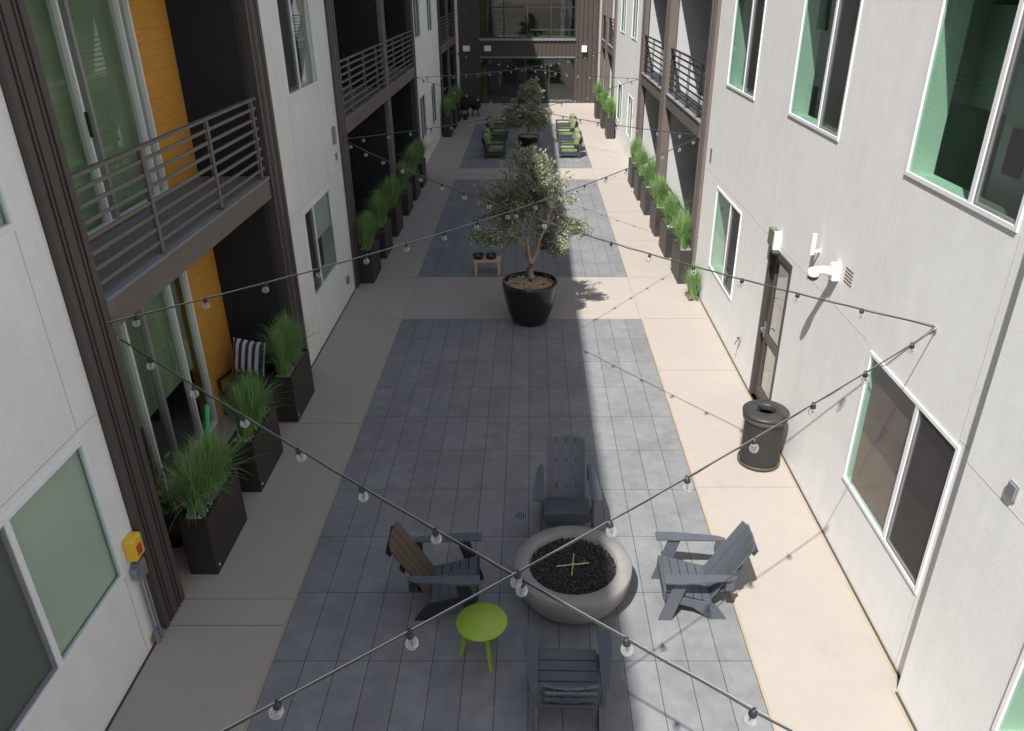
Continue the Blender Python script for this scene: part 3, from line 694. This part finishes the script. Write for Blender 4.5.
# ------------------------------------------------------------------ olive trees
def branch_tree(root, height, crown_c, crown_r, seed, nleaf_tips, leaves_per, trunk_h, trunk_r, lobes, leaf=.03):
    rg = random.Random(seed); wood = MB(); lf = MB(); twig = MB()
    def inside(p):
        best = 9
        for (c, r) in lobes:
            d = math.sqrt(sum(((p[i]-c[i])/r[i])**2 for i in range(3))); best = min(best, d)
        return best
    fork = Vector((.02, 0, trunk_h))
    wood.tube([(0, 0, -.05), (.015, .01, trunk_h*.35), (-.01, 0, trunk_h*.7), tuple(fork)], [trunk_r*1.35, trunk_r*1.05, trunk_r*.95, trunk_r], 10)
    limbs = []
    for i, (az, tilt) in enumerate(((2.9, .62), (.1, .5), (1.6, .45), (4.4, .55), (5.6, .8))):
        p = fork.copy(); d = Vector((math.cos(az)*math.sin(tilt), math.sin(az)*math.sin(tilt), math.cos(tilt)))
        pts = [p.copy()]; L = (height-trunk_h)*rg.uniform(.5, .66)
        for k in range(7):
            d = (d+Vector((rg.uniform(-.28, .28), rg.uniform(-.28, .28), .16))).normalized(); p = p+d*L/7; pts.append(p.copy())
        wood.tube([tuple(q) for q in pts], [trunk_r*.72*(1-.85*k/7)+.004 for k in range(8)], 7); limbs.append(pts)
    nodes = [q for l in limbs for q in l[2:]]
    tips = []
    tries = 0
    while len(tips) < nleaf_tips and tries < nleaf_tips*40:
        tries += 1; (c, r) = rg.choice(lobes)
        v = Vector((rg.gauss(0, 1), rg.gauss(0, 1), rg.gauss(0, 1))).normalized()*rg.uniform(.3, 1.0)**.55
        q = Vector((c[0]+v.x*r[0], c[1]+v.y*r[1], c[2]+v.z*r[2]))
        # leave gaps: drop tips that fall in a coarse hash of empty cells
        cell = (int(math.floor(q.x*3.1)), int(math.floor(q.y*3.1)), int(math.floor(q.z*3.4)))
        if random.Random(hash((cell, seed))).random() < (.43 if leaf < .04 else .27): continue
        tips.append(q)
    for q in tips:
        n = min(nodes, key=lambda a: (a-q).length_squared+rg.uniform(0, .05))
        mid = n.lerp(q, .5)+Vector((rg.uniform(-.06, .06), rg.uniform(-.06, .06), rg.uniform(-.02, .08)))
        twig.tube([tuple(n), tuple(mid), tuple(q)], [.005, .0035, .0012], 3, False)
        dirn = (q-mid).normalized()
        for k in range(leaves_per):
            u = rg.uniform(-.55, 1.0); b = q+dirn*(u*.16)+Vector((rg.gauss(0, .022), rg.gauss(0, .022), rg.gauss(0, .022)))
            a = (dirn*.7+Vector((rg.gauss(0, .7), rg.gauss(0, .7), rg.gauss(0.1, .6)))).normalized()
            sd = a.cross(Vector((rg.gauss(0, 1), rg.gauss(0, 1), rg.gauss(0, 1)))).normalized()
            l = leaf*rg.uniform(1.2, 2.2); w = leaf*rg.uniform(.26, .4)
            m0 = b+a*l*.45; nrm = a.cross(sd)*w*.25
            lf.quad(tuple(b), tuple(m0+sd*w+nrm), tuple(b+a*l), tuple(m0-sd*w+nrm))
    wood.build('trunk', 'trunk_bark', root, smooth=True); twig.build('twigs', 'twig_bark', root); lf.build('crown', 'olive_leaf', root)
t1 = thing('olive_tree', 'grey green olive tree with forked trunk growing in the big black pot', 'tree', (-.02, 13.36, .74))
branch_tree(t1, 2.35, None, None, 3, 840, 23, .42, .062,
    [((-.05, 0, 1.62), (.66, .62, .70)), ((-.55, -.05, 1.12), (.46, .5, .36)), ((.38, .1, 1.48), (.44, .5, .56)), ((.0, .1, 2.02), (.40, .4, .42)), ((-.35, .1, 1.58), (.5, .45, .4)), ((.76, 0, 1.16), (.24, .28, .22)), ((.42, -.1, .80), (.13, .16, .10)), ((-.66, 0, .90), (.24, .3, .16)), ((.0, .3, 1.35), (.5, .5, .4))], .037)
t2 = thing('olive_tree', 'second olive tree standing between the green lounge chairs', 'tree', (-.1, 30.4, .34))
branch_tree(t2, 2.1, None, None, 9, 560, 24, .3, .055,
    [((-.05, 0, 1.05), (.72, .62, .72)), ((-.55, 0, .7), (.48, .5, .44)), ((.42, .1, .75), (.46, .5, .48)), ((.05, .1, 1.6), (.44, .4, .42))], .045)

def pot(loc, R, H, lab, seed):
    t = thing('tree_pot', lab, 'planter', loc)
    m = MB(); pr_ = [(.001, .0), (.56, 0), (.62, .03), (.78, .25), (.91, .55), (.985, .82), (1.0, .93), (1.0, 1.0), (.93, 1.0), (.92, .9), (.90, .86), (.001, .86)]
    m.lathe([(r*R, z*H) for r, z in pr_], 64); m.build('pot', 'pot_black', t, smooth=True)
    rg = random.Random(seed); m = MB()
    for i in range(1300):
        r = R*.91*math.sqrt(rg.random()); a = rg.uniform(0, 2*PI)
        m.lump((r*math.cos(a), r*math.sin(a), H*.87+rg.uniform(0, .04)+.05*max(0, 1-r/(R*.5))), rg.uniform(.010, .026), rg, (1.2, 1, .6))
    m.build('wood_chips', 'wood_chip', t)
pot((-.02, 13.36, 0), .51, .82, 'large glossy black tapered pot filled with wood chips', 21)
pot((-.1, 30.4, 0), .42, .40, 'black pot under the far olive tree between the lounge chairs', 22)

# ------------------------------------------------------------------ adirondack chairs: local +X is behind, front at x=0
def adirondack(lab, loc, rz, matb, matm, mats):
    t = thing('adirondack_chair', lab, 'chair', loc, rz, 'adirondack chairs round the fire pit')
    m = MB()                                        # seat slats, sloping back
    for k in range(5):
        u = k/5; x0 = .03+.093*k; z0 = .365-.028*k
        m.prism([(x0, z0), (x0+.085, z0-.024), (x0+.085, z0-.046), (x0, z0-.022)], 'y', -.262, .262)
    m.build('seat', matm, t, bevel=.003)
    m = MB(); m.box(.005, .028, -.262, .262, .225, .36); m.build('apron', mats, t, bevel=.003)
    m = MB()                                        # backrest slats: slightly dished, arched top
    p0 = Vector((.465, 0, .225)); dr = Vector((.37, 0, .66)).normalized(); nr = Vector((dr.z, 0, -dr.x))
    W = [-.232, -.118, -.001, .116]; 
    for i, y0 in enumerate(W):
        y1 = y0+.104
        def off(y): return nr*(.035*(1-(y/.235)**2))
        def top(y): return .755-.03*(y/.235)**2
        n = 4; fr = []; bk = []
        for a in range(n+1):
            y = y0+(y1-y0)*a/n
            for (L, arr) in ((0, fr), (top(y), fr)): arr.append(p0+dr*L+off(y)+Vector((0, y, 0)))
        b = len(m.v); m.v += [tuple(q) for q in fr]+[tuple(q+nr*.022) for q in fr]; N = len(fr)
        for a in range(n):
            q = b+2*a; m.f.append((q, q+1, q+3, q+2)); m.f.append((q+N, q+2+N, q+3+N, q+1+N)); m.f.append((q+1, q+1+N, q+3+N, q+3)); m.f.append((q, q+2, q+2+N, q+N))
        m.f.append((b, b+N, b+N+1, b+1)); e = b+2*n; m.f.append((e, e+1, e+N+1, e+N))
    m.build('backrest', matb, t)
    for L in (.12, .42, .66):
        m = MB(); q = p0+dr*L+nr*.062; m.prism([(q.x, q.z), (q.x+dr.x*.07, q.z+dr.z*.07), (q.x+dr.x*.07+nr.x*.02, q.z+dr.z*.07+nr.z*.02), (q.x+nr.x*.02, q.z+nr.z*.02)], 'y', -.205, .205)
        m.build('back_brace', mats, t)
    for sg in (-1, 1):
        m = MB(); m.prism([(-.02, sg*.265), (-.02, sg*.385), (.16, sg*.39), (.62, sg*.335), (.70, sg*.30), (.70, sg*.262)], 'z', .548, .572); m.build('armrest', matm, t, bevel=.003)
        m = MB(); m.prism([(-.035, 0), (.095, 0), (.24, .546), (.11, .546)], 'y', *sorted((sg*.288, sg*.31))); m.build('front_leg', mats, t, bevel=.002)
        m = MB(); m.prism([(.03, .33), (.03, .245), (.30, .16), (.50, 0), (.66, 0), (.56, .15), (.50, .215), (.38, .235)], 'y', *sorted((sg*.264, sg*.285))); m.build('side_rail', mats, t, bevel=.002)
        m = MB(); m.prism([(.60, .40), (.68, .40), (.68, .546), (.60, .546)], 'y', *sorted((sg*.264, sg*.30))); m.build('arm_bracket', mats, t)
    return t
adirondack('slate blue adirondack chair in shade beyond the fire pit, facing the camera', (.415, 7.02, 0), PI/2, 'chair_slate', 'chair_slate', 'chair_slate')
adirondack('adirondack chair with a brown slatted back left of the fire pit', (-.53, 6.05, 0), PI+.03, 'chair_brown', 'chair_slate', 'chair_side')
adirondack('sunlit grey adirondack chair right of the fire pit', (1.33, 6.06, 0), -.02, 'chair_slate', 'chair_slate', 'chair_slate')
adirondack('dark grey adirondack chair seen from behind at the bottom, nearest the camera', (.33, 5.06, 0), -PI/2-.02, 'chair_slate', 'chair_slate', 'chair_slate')

# side table
t = thing('side_table', 'round lime green side table beside the brown backed chair', 'table', (-.46, 5.30, 0))
m = MB(); m.lathe([(.001, .425), (.21, .425), (.236, .432), (.24, .442), (.236, .451), (.001, .452)], 48); m.build('tabletop', 'lime', t, smooth=True)
for a in (-1.15, 1.0, 3.15):
    m = MB(); c0, s0 = math.cos(a), math.sin(a)
    m.tube([(c0*.12, s0*.12, .425), (c0*.215, s0*.215, 0)], [.024, .019], 4); m.build('leg', 'lime', t)

# fire pit
t = thing('fire_pit', 'round grey concrete fire pit bowl ringed by four adirondack chairs', 'fire pit', (.43, 6.10, 0))
m = MB(); R = .61
m.lathe([(.001, 0), (.36, 0), (.43, .03), (.515, .12), (.578, .24), (.606, .36), (.608, .43), (.598, .45), (.470, .455), (.455, .445), (.452, .36), (.001, .35)], 80); m.build('bowl', 'pit_stone', t, smooth=True)
m = MB(); rg = random.Random(4)
for i in range(2600):
    r = .44*math.sqrt(rg.random()); a = rg.uniform(0, 2*PI); m.lump((r*math.cos(a), r*math.sin(a), .375+rg.uniform(0, .035)), rg.uniform(.009, .019), rg)
m.build('lava_rock', 'lava', t)
m = MB()
for a in (.15, 1.45): m.tube([(-.17*math.cos(a), -.17*math.sin(a), .425), (.17*math.cos(a), .17*math.sin(a), .425)], .007, 8)
m.lathe([(.001, .435), (.02, .435), (.02, .42), (.001, .42)], 12); m.build('burner', 'brass', t)

# floor drain
t = thing('floor_drain', 'small round metal floor drain in the pavers left of the far chair', 'drain', (-.13, 7.44, .004))
m = MB(); m.lathe([(.09, 0), (.09, .004), (.075, .006), (.072, .002)], 32); m.build('rim', 'conduit', t)
m = MB(); m.lathe([(.072, .002), (.06, .003), (.001, .003)], 24)
m.build('recess', 'black_metal', t)
m = MB()
for k in range(5): x = -.05+.025*k; h_ = math.sqrt(.07**2-x*x); m.box(x-.004, x+.004, -h_, h_, .0035, .006)
m.build('grate', 'alu', t)

# litter bin
t = thing('litter_bin', 'brown round mesh litter bin with a domed lid by the glass side door', 'bin', (3.06, 8.62, 0))
m = MB(); r = .272; H = .76
for sgn in (-1, 1):
    for k in range(64):
        a0 = 2*PI*k/64; n = 8; q = len(m.v)
        for i in range(n+1):
            u = i/n; a = a0+sgn*u*1.35; z = .05+(H-.1)*u
            for da in (-.0075, .0075): m.v.append((r*math.cos(a+da), r*math.sin(a+da), z))
        for i in range(n): m.f.append((q+2*i, q+2*i+1, q+2*i+3, q+2*i+2))
m.build('mesh_side', 'bin_metal', t)
m = MB(); m.lathe([(.262, .02), (.278, .02), (.279, .05), (.270, .06)], 40); m.build('band', 'bin_metal', t, smooth=True)
m = MB(); m.lathe([(.27, .68), (.286, .69), (.286, .75), (.27, .76)], 40); m.build('band', 'bin_metal', t, smooth=True)
m = MB(); m.lathe([(.001, .03), (.25, .03), (.25, .72), (.13, .72)], 32); m.build('liner', 'liner', t)
m = MB(); m.lathe([(.27, .752), (.296, .757), (.298, .785), (.285, .797), (.20, .815), (.125, .818), (.115, .80), (.112, .74)], 48); m.build('lid', 'rail_black', t, smooth=True)

# wooden stand with bowls
t = thing('bowl_stand', 'low pale wood stand on the pavers left of the potted olive tree', 'stand', (-.95, 15.98, 0))
m = MB(); m.box(-.29, .29, -.17, .17, .31, .35); m.build('top', 'pine', t, bevel=.004)
for x in (-.25, .25):
    for y in (-.14, .14):
        m = MB(); m.box(x-.025, x+.025, y-.025, y+.025, 0, .31); m.build('leg', 'pine', t)
for x, lab in ((-.16, 'black bowl on the left half of the wooden stand'), (.12, 'black bowl on the right half of the wooden stand')):
    b = thing('bowl', lab, 'bowl', (-.95+x-.04, 15.98, .352), 0, 'bowls on the wooden stand')
    m = MB(); m.lathe([(.001, .0), (.09, 0), (.115, .04), (.12, .10), (.108, .10), (.10, .03), (.001, .02)], 28); m.build('shell', 'black_metal', b, smooth=True)

# ------------------------------------------------------------------ lounge chairs, local front +X
def lounge(lab, loc, rz):
    t = thing('lounge_chair', lab, 'lounge chair', loc, rz, 'green lounge chairs round the far olive tree')
    m = MB()
    for s in (-1, 1):
        y0, y1 = sorted((s*.36, s*.42))
        m.box(-.38, .38, y0, y1, .46, .51); m.box(.32, .38, y0, y1, 0, .46); m.box(-.38, -.32, y0, y1, 0, .46); m.box(-.32, .32, y0+.015, y1-.015, .10, .15)
    m.box(-.36, .38, -.36, .36, .16, .21); m.prism([(-.36, .2), (-.31, .2), (-.43, .66), (-.48, .66)], 'y', -.36, .36)
    m.build('frame', 'lounge_frame', t)
    m = MB(); m.box(-.28, .37, -.345, .345, .215, .36); m.build('seat_cushion', 'cushion_green', t, bevel=.03)
    m = MB(); m.prism([(-.30, .36), (-.14, .36), (-.24, .78), (-.40, .78)], 'y', -.34, .34); m.build('back_cushion', 'cushion_green', t, bevel=.03)
    return t
l0 = lounge('sunlit green lounge chair, nearest of the right hand row', (1.40, 28.5, 0), PI)
for (x, y, lab) in ((1.42, 29.6, 'sunlit green lounge chair, second from the front in the right hand row'), (1.42, 31.9, 'sunlit green lounge chair, third from the front in the right hand row'), (1.42, 33.1, 'sunlit green lounge chair at the back of the right hand row'),
                    (-1.32, 28.5, 'shaded green lounge chair, nearest of the left hand row'), (-1.34, 29.6, 'shaded green lounge chair, second from the front in the left hand row'), (-1.34, 31.9, 'shaded green lounge chair, third from the front in the left hand row'), (-1.34, 33.1, 'shaded green lounge chair at the back of the left hand row')):
    dup(l0, (x, y, 0), PI if x > 0 else 0, lab)

# ------------------------------------------------------------------ patio bits
t = thing('patio_chair', 'black woven patio chair in the near left recess behind the grass planters', 'chair', (-4.18, 10.05, 0), -.2)
m = MB(); m.box(-.3, .3, -.3, .3, .36, .42); m.box(-.3, .3, .26, .32, .42, .82)
m.build('seat_shell', 'chair_side', t, bevel=.01)
m = MB()
for x in (-.32, .29): m.box(x, x+.03, -.3, .3, .58, .61); m.box(x, x+.03, -.3, -.27, 0, .58); m.box(x, x+.03, .27, .3, 0, .58)
m.build('arm_frame', 'black_metal', t)
pl = MB(); N = 10
for i in range(N+1):
    for k in range(N+1):
        u, v = i/N*2-1, k/N*2-1; th = .07*((1-u**4)*(1-v**4))**.5; s = 1-.06*(1-abs(u))*abs(v)**3
        pl.v.append((u*.26*(1-.05*(1-v*v)), -th, v*.26*(1-.05*(1-u*u))))
for i in range(N):
    for k in range(N): q = i*(N+1)+k; pl.f.append((q, q+1, q+N+2, q+N+1))
b = len(pl.v); pl.v += [(x, -y, z) for x, y, z in pl.v]; pl.f += [tuple(b+i for i in reversed(f)) for f in pl.f[:]]
o = pl.build('pillow', 'striped_cloth', None, loc=(-4.15, 10.10, .84), smooth=True); o.rotation_euler = (-.25, .08, -.2)
tag(o, 'navy and white striped pillow leaning on the black patio chair', 'pillow')
m = MB(); m.tube([(0, 0, 0), (.03, .12, .42)], .028, 12); o = m.build('rod', 'green_plastic', None, loc=(-3.88, 7.78, .86)); tag(o, 'bright green rod sticking up behind the near left grass planters', 'rod')
t = thing('potted_plant', 'yellow green leafy plant in a dark pot behind the nearest left planter', 'plant', (-4.08, 7.0, 0))
m = MB(); m.lathe([(.001, 0), (.14, 0), (.18, .35), (.16, .35), (.001, .33)], 20); m.build('pot', 'planter_brown', t, smooth=True)
m = MB(); rg = random.Random(8)
for i in range(120):
    a = rg.uniform(0, 2*PI); H = rg.uniform(.25, .7); r = rg.uniform(.08, .32); bs = Vector((math.cos(a)*r, math.sin(a)*r, .33+H)); d = Vector((math.cos(a), math.sin(a), rg.uniform(-.5, .5))).normalized(); sd = d.cross(Vector((0, 0, 1))).normalized()
    l = rg.uniform(.1, .2); m.quad(tuple(bs), tuple(bs+d*l*.5+sd*.018), tuple(bs+d*l), tuple(bs+d*l*.5-sd*.018))
    m.tube([(0, 0, .33), tuple(bs*.6+Vector((0, 0, .16))), tuple(bs)], .003, 3, False)
m.build('foliage', 'house_leaf', t)
for (x, y, lab) in ((-2.62, 37.7, 'black bucket seat by the far left metal wall, right one of two'), (-3.12, 37.6, 'black bucket seat by the far left metal wall, left one of two')):
    t = thing('bucket_seat', lab, 'chair', (x, y, 0), 0, 'black seats by the far metal wall')
    m = MB(); m.lathe([(.001, .28), (.16, .30), (.25, .40), (.29, .55), (.27, .56), (.22, .43), (.001, .36)], 20); m.prism([(-.27, .5), (.27, .5), (.2, .92), (-.2, .92)], 'y', .2, .25); m.build('shell', 'black_metal', t)
    for lx in (-.16, .16):
        for ly in (-.14, .14): m = MB(); m.tube([(lx*.6, ly*.6, .3), (lx, ly, 0)], .02, 6); m.build('leg', 'black_metal', t)
t = thing('small_pot', 'little black pot on the walkway by the far black seats', 'pot', (-3.02, 36.7, 0))
m = MB(); m.lathe([(.001, 0), (.1, 0), (.14, .22), (.12, .22), (.001, .18)], 18); m.build('body', 'black_metal', t)
m = MB(); m.lathe([(.141, .2), (.15, .2), (.15, .225), (.13, .225)], 18); m.build('rim', 'rail_black', t)

# ------------------------------------------------------------------ camera, light, world
cam = bpy.data.cameras.new('camera'); co = bpy.data.objects.new('camera', cam); COL.objects.link(co)
co.location = (0, 0, 5.8); co.rotation_euler = (math.radians(90-26.8), 0, 0)
cam.sensor_width = 36; cam.lens = 765/1024*36; cam.shift_x = -19/1024; cam.clip_end = 500; scene.camera = co
SD = Vector((.28, .62, -1)).normalized()
sun = bpy.data.lights.new('sun', 'SUN'); sun.energy = 4.5; sun.angle = math.radians(.53); sun.color = (1, .965, .92)
so = bpy.data.objects.new('sun', sun); COL.objects.link(so); so.rotation_euler = SD.to_track_quat('-Z', 'Y').to_euler(); so.location = (-8, -15, 30)
W = bpy.data.worlds.new('World'); scene.world = W; W.use_nodes = True
t = W.node_tree; bg = t.nodes['Background']; sk = t.nodes.new('ShaderNodeTexSky'); sk.sky_type = 'NISHITA'; sk.sun_disc = False
sk.sun_elevation = math.asin(-SD.z); sk.sun_rotation = math.atan2(-SD.x, -SD.y) % (2*PI)
t.links.new(sk.outputs[0], bg.inputs[0]); bg.inputs[1].default_value = .105
vs = scene.view_settings; vs.view_transform = 'Standard'; vs.look = 'None'; vs.exposure = .74; vs.gamma = 1; vs.use_curve_mapping = False
scene.cycles.max_bounces = 10; scene.cycles.diffuse_bounces = 5; scene.cycles.transparent_max_bounces = 16
